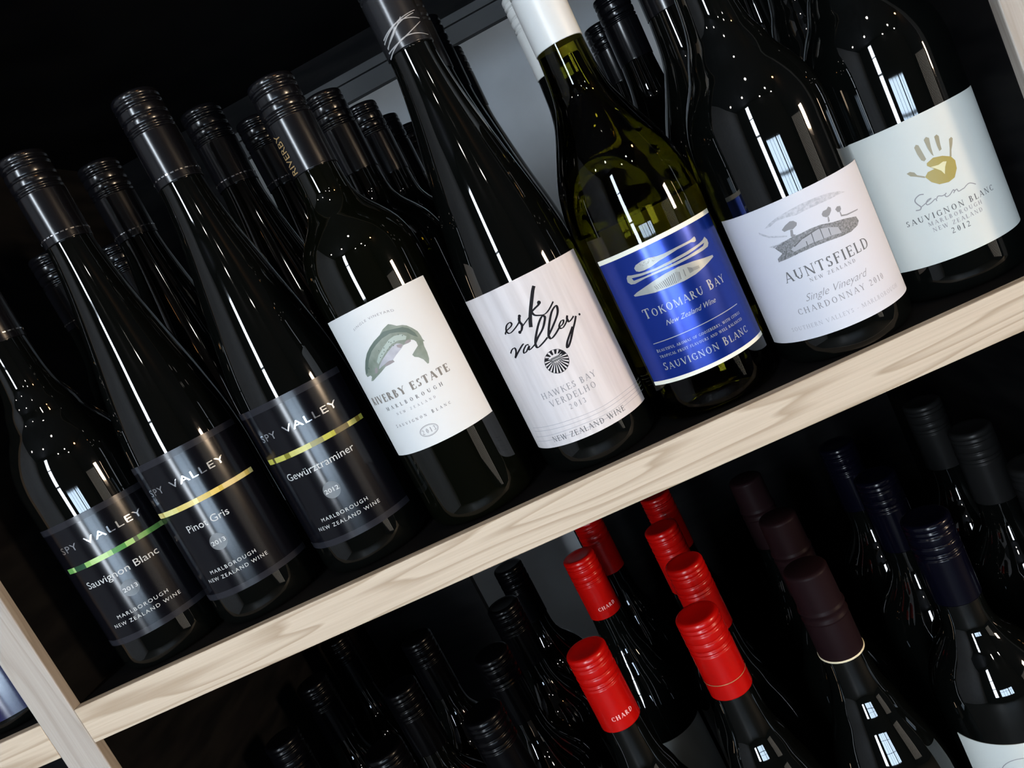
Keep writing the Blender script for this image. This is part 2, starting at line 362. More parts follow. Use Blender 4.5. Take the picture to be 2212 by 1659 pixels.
# opal wall lamp on the right wall
wl = empty('wall_lamp', (X1, -1.5, .05))
tag(wl, 'warm opal wall lamp on the right-hand shop wall', 'lamp')
box('back_plate', -.03, 0, -.20, .20, -.05, .50, FRAME, wl)
box('opal_shade', -.09, -.03, -.17, .17, -.02, .47, mat('warm_opal', (1.0, 0.76, 0.52), 0.5, emit=WALL_LAMP), wl, .015)
# ceiling spots
sp_me = lathe('bulb', [(-.075, 0), (-.070, .025), (-.050, .058), (-.020, .074), (0, .076)], 24)
ho_me = lathe('housing', [(-.01, .076), (-.012, .086), (.06, .086), (.08, .03), (.12, .03), (.12, 0)], 24)
WHITE_B = mat('spot_bulb', (1.0, 0.95, 0.86), 0.5, emit=SPOT); WARM_B = mat('amber_bulb', (1.0, 0.50, 0.18), 0.5, emit=SPOT * 3)
spots = [(-1.9, -2.3, 0, 'above the left aisle'), (-.5, -2.7, 0, 'nearest the tall window'), (.6, -1.7, 0, 'straight in front of the rack'), (1.9, -3.0, 0, 'right of the rack front'),
         (1.1, -3.7, 0, 'deep in the shop over the wide window'), (2.9, -2.0, 1, 'glowing amber at the right'), (2.6, -3.6, 0, 'between the amber spot and the wide window')]
for x, y, w, s in spots:
    o = empty('ceiling_spot', (x, y, Z1 - .12)); tag(o, 'small round ceiling spotlight, ' + s, 'spotlight', 'ceiling spotlights')
    link('housing', ho_me, FRAME, o)
    b_ = bpy.data.objects.new('bulb', sp_me.copy()); COL.objects.link(b_); b_.data.materials.append(WARM_B if w else WHITE_B); b_.parent = o
# unseen tube light added to brighten the wall behind the rack
tl = empty('fill_tube', (.45, Y1, 1.0)); tag(tl, 'long unseen tube light added to brighten the pale wall behind the wine rack', 'lamp')
box('tray', -.65, .65, -.05, 0, -.03, .03, FRAME, tl)
tb = link('tube', lathe('tube', [(-.62, 0), (-.62, .016), (.62, .016), (.62, 0)], 20), mat('fill_tube_glow', (0.86, 0.94, 1.0), 0.5, emit=FILL_TUBE * 6), tl)
tb.rotation_euler = (0, PI / 2, 0); tb.location = (0, -.068, 0)

# ------------------------------------------------------------------ the wine rack
XW, PW, TK, D0, D1 = 0.6677, 0.0271, 0.0265, 0.0081, 0.42
LOW = -0.427; TOPZ = 0.435
rack = empty('wine_rack', (0, 0, Z0)); tag(rack, 'black wine rack edged with pale timber, two shelves of bottles in view', 'wine rack')
def R(name, x0, x1, y0, y1, z0, z1, m, parent=None, bev=0.0):
    o = box(name, x0, x1, y0, y1, z0 - Z0, z1 - Z0, m, rack, bev)
    return o
RT = 1.1
for x0 in (-PW - .60 - PW, -PW, XW, XW + PW + .60):
    u = R('upright', x0, x0 + PW, D0, D1, Z0, RT, BLACK)
    e = box('edge_strip', x0, x0 + PW, 0, D0, 0, RT - Z0, WOODZ, u, .0008); e['label'] = 'pale timber edge strip'
for z in (LOW, 0.0, TOPZ):
    for a, b in ((-PW - .60, -PW), (0, XW), (XW + PW, XW + PW + .60)):
        s = R('shelf', a, b, D0, D1, z - TK, z, BLACK)
        e = box('edge_strip', a, b, 0, D0, z - TK - Z0, z - Z0, WOODX, s, .0008); e['label'] = 'pale timber edge strip'
BP = D1 + .012
R('back_panel', -PW - .6, -PW / 2, D1, BP, Z0, RT, BLACK)
R('back_panel', XW + PW / 2, XW + PW + .6, D1, BP, Z0, RT, BLACK)
for z0, z1, xo in ((LOW, -TK, .285), (0, TOPZ - TK, .60)):
    R('back_panel', -PW / 2, .147, D1, BP, z0, z1, BLACK)
    R('back_panel', xo, XW + PW / 2, D1, BP, z0, z1, BLACK)
R('back_panel', -PW / 2, XW + PW / 2, D1, BP, TOPZ, RT, BLACK); R('back_panel', -PW / 2, XW + PW / 2, D1, BP, Z0, LOW - TK, BLACK)
R('back_rail', .147, .60, D1, BP, .353, .379, RAILM)
R('back_panel', .147, .60, D1, BP, .379, TOPZ - TK, BLACK)
R('rail_lip', .147, .60, D1 - .006, D1, .3705, .379, RAILM)

# ------------------------------------------------------------------ bottles
def glass_profile(kind, r, H):
    heel = [(0, 0), (0, r - .007), (.0012, r - .0035), (.004, r - .0010), (.009, r)]
    if kind == 'flute':
        k = [(.009, r), (.105, r), (.13, r * .965), (.16, r * .852), (.20, r * .645), (.235, .0178), (.252, .0154), (.262, .0144), (H - .055, .0140)]; s = 1
    elif kind == 'slope':
        s = H / .291
        k = [(.009, r), (.118, r), (.136, r * .975), (.152, r * .905), (.166, r * .79), (.180, r * .64), (.191, .0212), (.201, .0176), (.214, .0155), (.238, .0141)]
    elif kind == 'round':
        s = H / .291
        k = [(.009, r), (.134, r), (.146, r * .972), (.157, r * .90), (.167, r * .79), (.177, r * .645), (.187, .0222), (.197, .0182), (.211, .0157), (.238, .0141)]
    else:
        s = H / .2926
        k = [(.009, r), (.162, r), (.176, r * .975), (.188, r * .88), (.199, r * .70), (.207, .0200), (.2155, .0160), (.224, .0147), (.240, .0141)]
    if kind != 'flute': k = [k[0]] + [(z * s, q) for z, q in k[1:]]
    return heel + pchip(k, 46)[1:]
_glass = {}
def glass_mesh(kind, r, H, seg=72):
    key = (kind, round(r, 4), round(H, 4), seg)
    if key not in _glass: _glass[key] = lathe('glass_body', glass_profile(kind, r, H) + [((glass_profile(kind, r, H)[-1][0]), 0)], seg)
    return _glass[key]
RC = .0149
def cap_profile(H, L, style):
    p = [(0, .0138), (.0004, .0150), (.0010, RC)]          # measured down from the skirt edge upward
    out = [(H - L, 0), (H - L, .0141), (H - L, .0150), (H - L + .0006, RC), (H - L + .0014, RC)]
    if style == 'foil':
        out += [(H - .0366, RC), (H - .036, RC - .0001), (H - .0355, RC + .0004), (H - .0345, RC + .0004), (H - .034, RC - .0003), (H - .030, RC - .0003), (H - .0295, RC + .0005), (H - .0280, RC + .0005), (H - .0272, RC - .0004), (H - .0262, RC - .0004),
                (H - .010, RC - .0006), (H - .0028, RC - .0007), (H - .002, RC - .0007), (H - .0008, RC - .0013), (H, RC - .003), (H, 0)]
        return out
    out += [(H - .0262, RC), (H - .0256, RC), (H - .0252, RC - .0009), (H - .0243, RC - .0010), (H - .0238, RC - .0001), (H - .0228, RC), (H - .0223, RC - .0010), (H - .0213, RC - .0011), (H - .0207, RC - .0002),
            (H - .0200, RC), (H - .0172, RC + .0001), (H - .0164, RC - .0002), (H - .0160, RC - .0009), (H - .0154, RC - .0009), (H - .0149, RC - .0002), (H - .0142, RC), (H - .0106, RC), (H - .0098, RC - .0001), (H - .0093, RC - .0012), (H - .0084, RC - .0012), (H - .0079, RC - .0002),
            (H - .0072, RC), (H - .0060, RC), (H - .0055, RC - .0007), (H - .0048, RC - .0007), (H - .0043, RC), (H - .0030, RC), (H - .0016, RC - .0002), (H - .0006, RC - .0009), (H, RC - .0024), (H - .0004, RC - .005), (H - .0004, 0)]
    return out
_cap = {}
def cap_mesh(H, L, style, seg=48):
    key = (round(H, 4), L, style)
    if key not in _cap: _cap[key] = lathe('screw_cap', cap_profile(H, L, style), seg)
    return _cap[key]
_perf = {}
def perf_mesh(z):
    z = round(z, 4)
    if z not in _perf:
        v = []; f = []; n = 30
        for i in range(n):
            a0 = 2 * PI * i / n; a1 = a0 + 2 * PI / n * (.68 if i % 3 else .45); r0, r1 = RC - .0003, RC + .00035; b = len(v)
            for r in (r0, r1):
                for a in (a0, a1):
                    for zz in (z - .00035, z + .00035): v.append((r * math.sin(a), -r * math.cos(a), zz))
            f += [(b + 4, b + 6, b + 7, b + 5), (b, b + 4, b + 5, b + 1), (b + 2, b + 3, b + 7, b + 6), (b + 1, b + 5, b + 7, b + 3), (b, b + 2, b + 6, b + 4)]
        _perf[z] = from_data('perforation_ring', v, f)
    return _perf[z]
class Bottle: pass
def bottle(x, y, z, kind, r, H, gm, cm, label, group, L=.0585, style='screw', perf=False, rot=0.0):
    o = empty('wine_bottle', (x, y, z + .0002)); tag(o, label, 'wine bottle', group); o.rotation_euler = (0, 0, rot)
    def shared(name, me, m, par):
        key = (me.name, m.name)
        if key not in _shared:
            c = me.copy(); c.materials.clear(); c.materials.append(m); _shared[key] = c
        ob = bpy.data.objects.new(name, _shared[key]); COL.objects.link(ob); ob.parent = par; return ob
    b = Bottle(); b.o = o; b.r = r; b.H = H
    b.g = shared('glass_body', glass_mesh(kind, r, H), gm, o)
    b.c = shared('screw_cap' if style == 'screw' else 'foil_capsule', cap_mesh(H, L, style), cm, o)
    if perf: shared('perforation_ring', perf_mesh(H - .0535), SILVER, b.c)
    return b
_shared = {}
UP = 'wine bottles on the upper shelf'; DN = 'wine bottles on the lower shelf'

# shapes traced on the labels, in millimetres from the label centre
S = {'R_fish':[-24.8,109.1,-25.1,111.2,-23.2,114.1,-19.4,118.7,-15.6,122.2,-11.5,124.8,-7.3,126.9,-2.2,128.7,1.2,130.9,5.3,132.2,7.1,131,9.2,129.1,12.4,128,14.5,126.6,16.7,123.9,18.7,120.7,19.2,117.4,19.2,115.1,19.8,113.6,18.8,113.9,18.1,111,18,107.1,17.3,103.3,16,100.9,15.1,100.9,14,104.4,12,106.9,10.1,108.1,9.5,109.8,11.7,111.2,14.9,113.1,15.1,115.6,14.3,117.1,12.8,118.1,12.4,117.2,10.6,117,7.7,117.3,5.6,116,1.2,114,-2,112.2,-1.6,110.8,-4.7,110.5,-8.1,110.4,-12.8,108.5,-21.5,105.7,-23.3,106,-20.8,108.3,-21.5,109.3],
'R_belly':[-11.7,112.3,-7.4,115.2,-2.8,117.6,1.4,119.5,4.4,119.9,6.3,118.9,7.5,117.4,5.6,116,1.2,114,-2,112.2,-5.3,112.6,-7.7,112,-10.7,111.3,-12.8,110.7],
'R_back':[-24.5,111.1,-22.9,114.1,-19.2,118.6,-15.4,122.1,-11.5,124.6,-7.3,126.7,-2.2,128.5,0.6,129.6,3.6,129,8.5,127.8,11.8,126.9,14.8,124.6,16.9,120.5,17.3,117.5,15.1,119.7,12.6,123,8.3,125.4,3.7,126.9,-1.8,126.3,-6.9,124.5,-11.8,122.1,-16.5,118.3,-19.9,114.6,-22.8,111.2],
'R_flank':[-11.9,115.2,-8.6,118.5,-3.7,121.3,1.4,123.9,5.1,124.5,9.5,123.4,11.5,121,10.2,119.5,6,121,1.8,120.9,-3,118.8,-7.7,115.9,-11.6,113.6],
'R_fin1':[-7.7,112,-4.3,112.7,-2.4,112.1,-1.6,110.8,-4.7,110.5,-8.1,110.5],
'R_fin2':[3.9,119.1,6.4,118.6,7.3,117.5,5.5,116.3,3.8,117.7],
'R_fin3':[9.9,118.8,11.3,118.9,12.7,117.9,12.4,117.2,10.6,117,8.4,117.6],
'R_gill':[-15.4,112,-13.8,112.2,-14,110.3,-15.6,108.9,-17.1,109.4],
'R_eye':[-22,113.8,-19.9,114.9,-19,113.7,-19.3,112.7,-20.7,113.5,-22.4,112.5],
'R_spots':[-6.4,118,-4.4,118.9,-8.2,116.6,-2.1,118.7,1.8,121.8,3.8,121.7,2.3,119.6,-0.1,119.9,0.8,122.7,-3.5,120.8,-7.1,120.7,7.7,124.1,9.6,122.5],
'E_e1':[-21.4,95.9,-19.7,97.5,-15.6,98.9,-14.1,100.2,-14.9,101.4,-17.4,100.7,-19.3,98.5,-19.3,96.3,-17.4,95.6,-13.5,97,-9.2,99.6,-7.7,102.2],
'E_s':[-7.6,102.5,-8.6,101.1,-9,99.1,-8.6,97.2,-10,94.8,-11.9,93.6],
'E_s2':[-8.9,96.2,-5.2,98.2,-1.7,100.1],
'E_k1':[7.6,114.5,5.6,112,2.1,106.5,-0.4,102.4,-2.7,98.1,-4.4,93.8],
'E_k2':[0.1,101.8,2.8,102.8,5.1,103.6,6.2,104.7],
'E_k3':[-0.1,101.9,0.5,99.4,2.7,98,5.8,97.1,9.3,98.3,13.7,101.4],
'E_v':[-24.4,84.1,-22,86,-19.7,86.3,-20,83.9,-22.7,80.6],
'E_v2':[-22.7,80.6,-18.6,83.4,-14.1,86.2,-12.7,86.6],
'E_a':[-10.3,84.9,-11.8,85.3,-14.7,83.2,-15.3,81.5,-13.3,81.9,-10.4,84.2,-11.4,82.2,-9.9,82.3,-6.5,83.8],
'E_l1':[-6.5,83.8,-3.2,86.7,1.3,90,4.3,93.6,5.4,95.7,4.2,96.7,1.4,94.6,-2.1,90.5,-5.2,86.1,-6.5,83.1,-5.9,81.3,-2.5,82.3,1.7,84.3],
'E_l2':[2.1,84.5,7.6,89,12.6,93.7,14.3,97,13.7,98.5,10.2,96.4,6.5,91.7,3.5,86.7,2.6,84.2,3.5,82.7,6.7,84,10.5,86.5],
'E_e2':[10.5,86.5,13.1,87.3,14.3,88.9,12.9,89.2,10.7,87.4,10.6,85.7,12.5,85.4,15.9,87.7,17.7,90.4],
'E_y1':[17.7,90.4,16.7,88.8,17.1,86.7,19.5,87.4,21.2,88.3],
'E_y2':[22.6,87.7,20.2,84.8,17.2,81.6,13.1,76.7,10.2,73.9,9.4,74.2,10.9,76.8,14,79.9,17.6,83.2],
'E_dots':[25.3,87.4,-7.6,102.5,-11.8,93.8,6,104.6],
'T_paddle':[-20.2,97.9,-18.7,99.2,-14.8,100,-10.4,100,-6,98.9,-2.5,98.5,5.7,98.5,15.7,98.4,17.9,98.9,19.1,99.1,19.4,98,19,96.5,17.7,96.2,15.4,97.1,6,97.1,-1.7,96.2,-5.5,95.9,-11,94.7,-15.4,94.5,-18.4,94.9,-19.9,95.9],
'T_canoe':[-27.1,94.2,-25.9,95.5,-23.5,94.8,-17.7,93.7,-9.3,93,-1.5,93.2,10,93.5,20.1,94.2,23.7,94.9,26.1,96,27.3,93.8,27.1,91.7,25.4,90.1,20.7,89.6,13.3,89.5,1.5,89.5,-7.5,89.9,-16.8,90.1,-23.7,89.4,-26.2,90,-27.6,91.8],
'T_canoei':[-24.1,93.2,-18.9,92.4,-9.2,91.7,-0.6,91.6,10.9,91.9,21,92.9,23.9,93.1,22.1,91.8,18.5,91.5,10.1,91,0.6,91,-8.9,91.2,-17,91.1,-23.5,91.4],
'T_kayak':[-27.6,83.4,-24.9,84.4,-19.6,85.5,-12.6,86.9,-5.4,87.9,2.5,88.1,11.9,87,18.8,85.6,26.2,84.5,26.2,83.4,22.5,82.5,16.6,81,10.1,79.7,2.6,79.3,-5.9,79.7,-14.9,80.3,-21.5,81.5,-27.2,82.5],
'T_hatch':[-14,83.8,-13.1,81.4,-8.4,84.6,-7.7,80.5,-0.2,86.3,-1.1,80.2,1.8,85.3,1.1,80.9,7.1,85.5,7.3,81.7,9.4,84.1,9.8,82,14.1,83.4,14.3,81.7],
'A_cloud':[-22.9,85.7,-19.2,87.5,-14.5,89,-7.4,90,-0.7,90.6,7.5,90.3,14.2,89.5,21.3,87.6,25.6,85.4,20.5,85.9,14.5,85.9,7.5,86.2,0.9,86.3,-4.1,86,-10.2,87.1,-15.2,87.2,-19.2,85.7],
'A_crown1':[-14.2,81.5,-11.7,83.2,-8.7,84.3,-6.9,83.8,-5.6,82.1,-6.2,80.7,-8.6,79.6,-11,80.1,-13.3,80],
'A_trunk1':[-10.2,79.7,-8.9,79.5,-9.5,76.9,-8.3,76,-10.2,75.4,-11.2,76.2],
'A_crown2':[7.6,80.5,8.8,81.7,10.9,81.7,12.4,82.7,13.5,81.5,13.1,80,11.2,78.1,9.3,77.8,7.7,79.1],
'A_trunk2':[10,77.9,10.6,77.7,10.2,75.1,9.1,74.9],
'A_crown3':[15.4,79.5,17,80.5,18.9,80,18.8,78.3,17.5,77.1,16.1,77.5],
'A_trunk3':[17.2,77.3,17.8,76.8,17.8,75.2,20.6,74.3,29.5,73.6,29,73.1,20.7,73.5,17,74.5],
'A_hill':[-22.3,74.3,-16.4,74.9,-10.7,75.7,-5.5,75.7,-0.8,76,4.9,75.6,11.2,73.9,18.2,72.6,26,70.5,26.8,67.7,24.7,65.7,19.2,64.4,13,64.6,6,65.5,-2.1,66,-10.3,65.8,-17.3,65.2,-22.7,65,-22.5,67.1,-18.9,69],
'A_field':[-13.8,69.5,-7.9,72.2,-1.8,73.6,3.5,73.8,8.4,72.4,13.2,70.1,13.8,66.3,8.5,67.5,3.5,67.8,-1.9,68.3,-7.9,68,-12.6,67.6],
'A_posts':[-0.9,74.2,-1.4,67,3.9,74,3.8,67.3,8.1,71.9,7.9,67.8,-4.9,70.5,-5.1,66.7,-11.6,70.3,-6,72.8,-13,65.9,-11.2,66.2,-18.8,65.7,-15.9,69.6,-6,72.8,3.8,74.4],
'A_haze':[-27,85,-22,81,-12.6,77.6,-13,76.8,-22.5,80,-26.9,83.5],
'A_haze2':[-24.6,75.1,-19.2,74.9,-14.2,75.4,-16.7,74.3,-22,73.4],
'S_sc':[-16.4,63,-18.4,63.5,-20.7,62.5,-21.6,61,-21.1,59.1,-19.9,56.8,-20.8,55.5,-22.9,55.9],
'S_sc2':[-19.7,56.7,-17.1,57.8,-14.7,58.8,-13.8,59.3,-15.4,59.2,-16.8,57.9,-16.6,56.6,-14.5,56.9,-12,58.1,-11.7,56.6],
'S_sc3':[-11.4,57.8,-10.3,58.9,-8.3,58.1,-6.6,58.3,-6.1,58.7,-7,58,-6.6,56.7,-4.8,56.9,-2.3,58.7,-2,57.7,-2.7,56.9],
'S_sc4':[-2,57.6,-0.5,58.2,0,56.7,2.4,56.9,3.4,57,4.7,57.7,6.6,58.2,8.4,57.4,10.2,55.9],
'E_w1':[-38.9,34.9,-10.1,33.9,11.6,32.7,34.3,33.2,60.7,31.4],
'E_w2':[-38.9,32.5,-9.1,31.3,12.7,30.4,34.4,30.8,60.7,29],
'E_w3':[-40.9,28.3,-8.2,28.6,13.7,27.6,34.4,28.5,55,27.6],
'E_w4':[-41.7,25.2,-7.4,25.4,14.9,25.3,34.4,26.2,54,25],
'S_palm':[-9.7,78.4,-5.9,79.8,-1.3,78.6,2.7,76.2,4.1,73.2,3.4,68.8,0.7,64.7,-2.9,63.7,-7.6,64.7,-10.8,67.6,-12.8,71.6,-10.8,73.6,-7.3,73.8,-10,77],
'S_star':[-8.7,75.6,-4.7,74.9,-2,75.5,-0.3,74.8,-2,72.3,-3.4,68.7,-4.5,71.4,-6.6,73.7],
'S_f1':[-12.6,89.1,-11.4,90.3,-10.3,89.5,-9.7,84.9,-9.2,80.7,-10.4,79.9,-11.6,81.1,-12.4,85.1],
'S_f2':[-7,90.9,-5.5,91.9,-4.3,90.7,-5,85.5,-5.3,80.4,-6,81.8,-6.6,85.3],
'S_f3':[-1.7,90.1,-0.2,90.7,0.6,89.3,-0.2,84.7,-0.4,82.1,-1.8,81.6,-2,84.8],
'S_f4':[5,85.3,6.5,85.9,7.1,84.8,5.7,81.8,4.2,79.4,3,76,2.1,76.5,3.6,80.4],
'S_th':[-20.5,77.4,-18.7,77.7,-16.8,76.4,-16,74.4,-12.7,72,-13,71.2,-16.9,73.9,-19.2,75.2]}
def pts(n): L = S[n]; return [(L[i], L[i + 1]) for i in range(0, len(L), 2)]

# ---- three black-labelled bottles
def black_label(b, cen, uc, z_top, z_bot, zs, name, year, cols, w_spy, w_name, w_m, w_n):
    r = b.r; hw = 66
    lab = sheet('front_label', r, cen, -hw, hw, z_bot, z_top, SATINK, b.o); lab['label'] = 'black satin front label'
    e = sheet('label_band', r, cen, -hw, hw, z_top - .0042, z_top, BANDK, lab, .00045, back=.0002); sheet('label_band', r, cen, -hw, hw, z_bot, z_bot + .0042, BANDK, lab, .00045, back=.0002)
    z_spy, z_str, z_name, z_year, z_m, z_n = zs
    x = uc - w_spy / 2
    wrap('lettering', sans('SPY', x, x + w_spy * .245, z_spy, 4.5, space=1.15), r, cen, .0004, INKS, lab)
    wrap('lettering', sans('VALLEY', x + w_spy * .345, x + w_spy, z_spy, 4.5, space=1.15), r, cen, .0004, INKS, lab)
    # colour stripe of small blocks
    u = uc - 36; i = 0
    while u < uc + 41.5:
        w = (7, 2.4, 9.5, 4.2, 12, 3, 8.5, 5.5, 2.6, 10, 6.5, 3.6)[i % 12]; w = min(w, uc + 42 - u)
        m = mat('stripe_' + '_'.join('%g' % c for c in cols[i % len(cols)]), cols[i % len(cols)], 0.4)
        wrap('stripe_block', [rect(u, u + w, z_str - 1.75, z_str + 1.75)], r, cen, .0004, m, lab); u += w; i += 1
    wrap('lettering', sans(name, uc - w_name / 2, uc + w_name / 2, z_name, 4.7, ref='B'), r, cen, .0004, INKW, lab)
    wrap('year_disc', [ell(uc, z_year + 1.3, 5.6, 5.6)], r, cen, .00036, RINGK, lab)
    wrap('lettering', sans(year, uc - 4.7, uc + 4.7, z_year, 2.8, ref='2', offset=.01), r, cen, .00046, INKW, lab)
    wrap('lettering', sans('MARLBOROUGH', uc - w_m / 2, uc + w_m / 2, z_m, 2.4, space=1.3), r, cen, .0004, INKW, lab)
    wrap('lettering', sans('NEW ZEALAND WINE', uc - w_n / 2, uc + w_n / 2, z_n, 2.4, space=1.3), r, cen, .0004, INKW, lab)
GREENS = [(.12, .30, .07), (.30, .48, .16), (.01, .05, .02), (.22, .42, .10), (.34, .52, .18), (.26, .45, .12), (.05, .20, .03), (.30, .50, .15), (.01, .04, .02), (.10, .28, .06)]
YELLOWS = [(.62, .52, .20), (.48, .38, .10), (.66, .60, .24), (.60, .55, .20), (.55, .44, .12), (.68, .58, .22), (.50, .36, .06), (.62, .44, .10), (.50, .35, .05), (.60, .46, .18)]
OLIVES = [(.40, .38, .06), (.06, .05, .01), (.44, .42, .08), (.16, .15, .01), (.46, .44, .12), (.42, .40, .10), (.22, .20, .06), (.40, .38, .05), (.34, .32, .03), (.08, .06, .01), (.42, .38, .10), (.18, .13, .02)]
b1 = bottle(.0598, .0475, 0, 'round', .0385, .290, GLASSK, CAPK, 'black-labelled Sauvignon Blanc bottle with a green stripe, front row beside the left upright', UP, perf=True)
black_label(b1, 20, 0, .1125, .0235, (93.0, 81.3, 65.8, 54.2, 40.4, 35.2), 'Sauvignon Blanc', '2013', GREENS, 58, 50, 35, 47)
b2 = bottle(.1359, .0484, 0, 'flute', .0375, .3256, GLASSK, CAPK, 'black-labelled Pinot Gris bottle with a yellow stripe, front row', UP, perf=True)
black_label(b2, 19, -6.5, .1225, .0228, (101, 87.4, 70.6, 56.8, 40.4, 35.2), 'Pinot Gris', '2013', YELLOWS, 56, 28.8, 32.6, 43.5)
b3 = bottle(.2180, .0533, 0, 'flute', .0385, .3256, GLASSK, CAPK, 'black-labelled Gewürztraminer bottle with an olive stripe, front row', UP, perf=True)
black_label(b3, 5, 1.2, .1225, .0228, (100.5, 87.2, 71.6, 55.0, 39.7, 34.4), 'Gewürztraminer', '2012', OLIVES, 57, 49, 33, 45)
for y, n in ((.134, 'second'), (.207, 'third')):
    bottle(.066 if y < .2 else .076, y, 0, 'slope', .0360, .290, GLASSK, CAPK, '%s bottle back in the row behind the green-striped Sauvignon Blanc' % n, UP, perf=True)
bottle(.139, .127, 0, 'flute', .0365, .3256, GLASSK, CAPK, 'dark bottle standing right behind the yellow-striped Pinot Gris', UP, perf=True)
for y, n in ((.133, 'second'), (.213, 'third')):
    bottle(.224 if y < .2 else .233, y, 0, 'flute', .0375, .3256, GLASSK, CAPK, '%s bottle back in the row behind the olive-striped Gewürztraminer' % n, UP, perf=True)

# ---- the trout bottle
r = .0375
b = bottle(.3001, .0465, 0, 'shoulder', r, .2926, GLASSD, CAPK, 'square-shouldered bottle with a jumping trout on its white label', UP)
lab = sheet('front_label', r, -.7, -62, 62, .0553, .1486, PAPER, b.o); lab['label'] = 'white front label with a trout'
wrap('trout', [pts('R_fish')], r, -.7, .0004, FISH1, lab); wrap('trout_back', [pts('R_back')], r, -.7, .00045, FISH3, lab)
wrap('trout_flank', [pts('R_flank')], r, -.7, .00045, FISH4, lab); wrap('trout_belly', [pts('R_belly')], r, -.7, .00048, FISH2, lab)
wrap('trout_fins', [pts('R_fin1'), pts('R_fin2'), pts('R_fin3'), pts('R_gill')], r, -.7, .00052, FISH5, lab)
wrap('trout_spots', [ell(u, z, .34, .34, 7) for u, z in pts('R_spots')] + [pts('R_eye')], r, -.7, .00054, FISH3, lab)
wrap('lettering', arc_bend(sans('SINGLE VINEYARD', -16, 12, 139.4, 1.4, space=1.3), -2, 2.2, 14), r, -.7, .0004, INKM, lab)
wrap('lettering', serif('RIVERBY ESTATE', -34, 25.7, 91.0, 5.0, 1.75), r, -.7, .0004, INKT, lab)
wrap('lettering', serif('MARLBOROUGH', -23.3, 17.4, 85.2, 2.4, 1.2), r, -.7, .0004, INKG, lab)
wrap('lettering', serif('NEW ZEALAND', -17.3, 10.3, 80.7, 1.6, 1.1), r, -.7, .0004, INKM, lab)
wrap('lettering', serif('Sauvignon Blanc', -22.7, 16.6, 73.3, 2.2, 1.1, .8), r, -.7, .0004, INKG, lab)
wrap('year_oval', ring(-2.7, 64.9, 6.2, 3.6, .35) + ring(-2.7, 64.9, 5.5, 3.0, .15), r, -.7, .0004, INKM, lab); wrap('lettering', serif('2013', -7.4, 2.0, 63.4, 3.0), r, -.7, .0004, INKM, lab)
ct = sans('RIVERBY', 0, 25, 0, 5.0); ct = [[(-9.5 - v + 2.5, 235.5 + u) for u, v in p] for p in ct]
wrap('lettering', ct, RC, 0, .00025, GOLDT, b.c)
for i, (xx, y) in enumerate(((.3085, .127), (.317, .205), (.319, .283), (.325, .361))):
    bottle(xx, y, 0, 'shoulder', r, .2926, GLASSK, CAPK, '%s bottle back in the row behind the trout-labelled bottle' % ('second', 'third', 'fourth', 'fifth')[i], UP)

# ---- the handwritten-label bottle
r = .0384; c_ = -1.4
b = bottle(.3847, .0474, 0, 'flute', r, .327, GLASSK, CAPG, 'tall flute bottle with black handwritten script on a pale pink-white label', UP)
lab = sheet('front_label', r, c_, -71.5, 71.5, .0202, .1226, PAPERE, b.o); lab['label'] = 'pale linen front label with black handwriting'
sc = []
for n, w in (('e1', .95), ('s', 1.2), ('s2', .8), ('k1', 1.75), ('k2', 1.4), ('k3', 1.0), ('v', 1.0), ('v2', 1.1), ('a', .95), ('l1', 1.15), ('l2', 1.15), ('e2', .95), ('y1', 1.1), ('y2', 1.15)):
    sc += ribbon(catmull(pts('E_' + n), 7), w, slant=True)
for (u, z), q in zip(pts('E_dots'), (.75, .95, 1.0, 1.15)): sc.append(ell(u, z, q, q, 12))
wrap('handwriting', sc, r, c_, .0004, INKK, lab)
em = []; ex, ez, er = .4, 69.2, 7.3
for i in range(15):
    a0 = -PI * .5 + (i - 7) * .30; a1 = a0 + .17
    em.append([(ex + 2.2 * math.cos(a0), ez + 1.2 + 2.0 * math.sin(a0)), (ex + 2.2 * math.cos(a1), ez + 1.2 + 2.0 * math.sin(a1)), (ex + er * math.cos(a1), ez + er * math.sin(a1)), (ex + er * math.cos(a0), ez + er * math.sin(a0))])
for i in range(6):
    a0 = PI * .08 + i * PI * .84 / 6; a1 = a0 + .26
    em.append([(ex + 4.0 * math.cos(a0), ez + 2.2 + 2.2 * math.sin(a0)), (ex + 4.0 * math.cos(a1), ez + 2.2 + 2.2 * math.sin(a1)), (ex + er * math.cos(a1), ez + er * math.sin(a1)), (ex + er * math.cos(a0), ez + er * math.sin(a0))])
em += ring(ex, ez, er, er, .25)
wrap('round_emblem', em, r, c_, .0004, INKK, lab); wrap('emblem_house', [rect(ex - 3, ex + 3, ez + .3, ez + 1.4), [(ex - 3.6, ez + 1.7), (ex + 3.6, ez + 1.7), (ex + 2.4, ez + 3.0), (ex - 2.4, ez + 3.0)]] + [rect(ex - 3 + i * 1.15, ex - 2.6 + i * 1.15, ez - .8, ez + .2) for i in range(6)], r, c_, .00045, INKG, lab)
wrap('lettering', serif('HAWKES BAY', -18.0, 17.8, 50.9, 3.9, .9), r, c_, .0004, INKM, lab)
wrap('lettering', serif('VERDELHO', -15, 15.1, 45, 3.9, .9), r, c_, .0004, INKM, lab)
wrap('lettering', serif('2013', -4.8, 5.8, 39.6, 3.3, .9), r, c_, .0004, INKM, lab)
wv = []
for n in ('w1', 'w2', 'w3', 'w4'): wv += ribbon(catmull(pts('E_' + n), 5), .30)
wrap('wavy_lines', wv, r, c_, .00036, INKL, lab)
wrap('lettering', serif('NEW ZEALAND WINE', -25, 25.3, 23.6, 3.5, 1.0), r, c_, .0004, INKG, lab)
sw = []
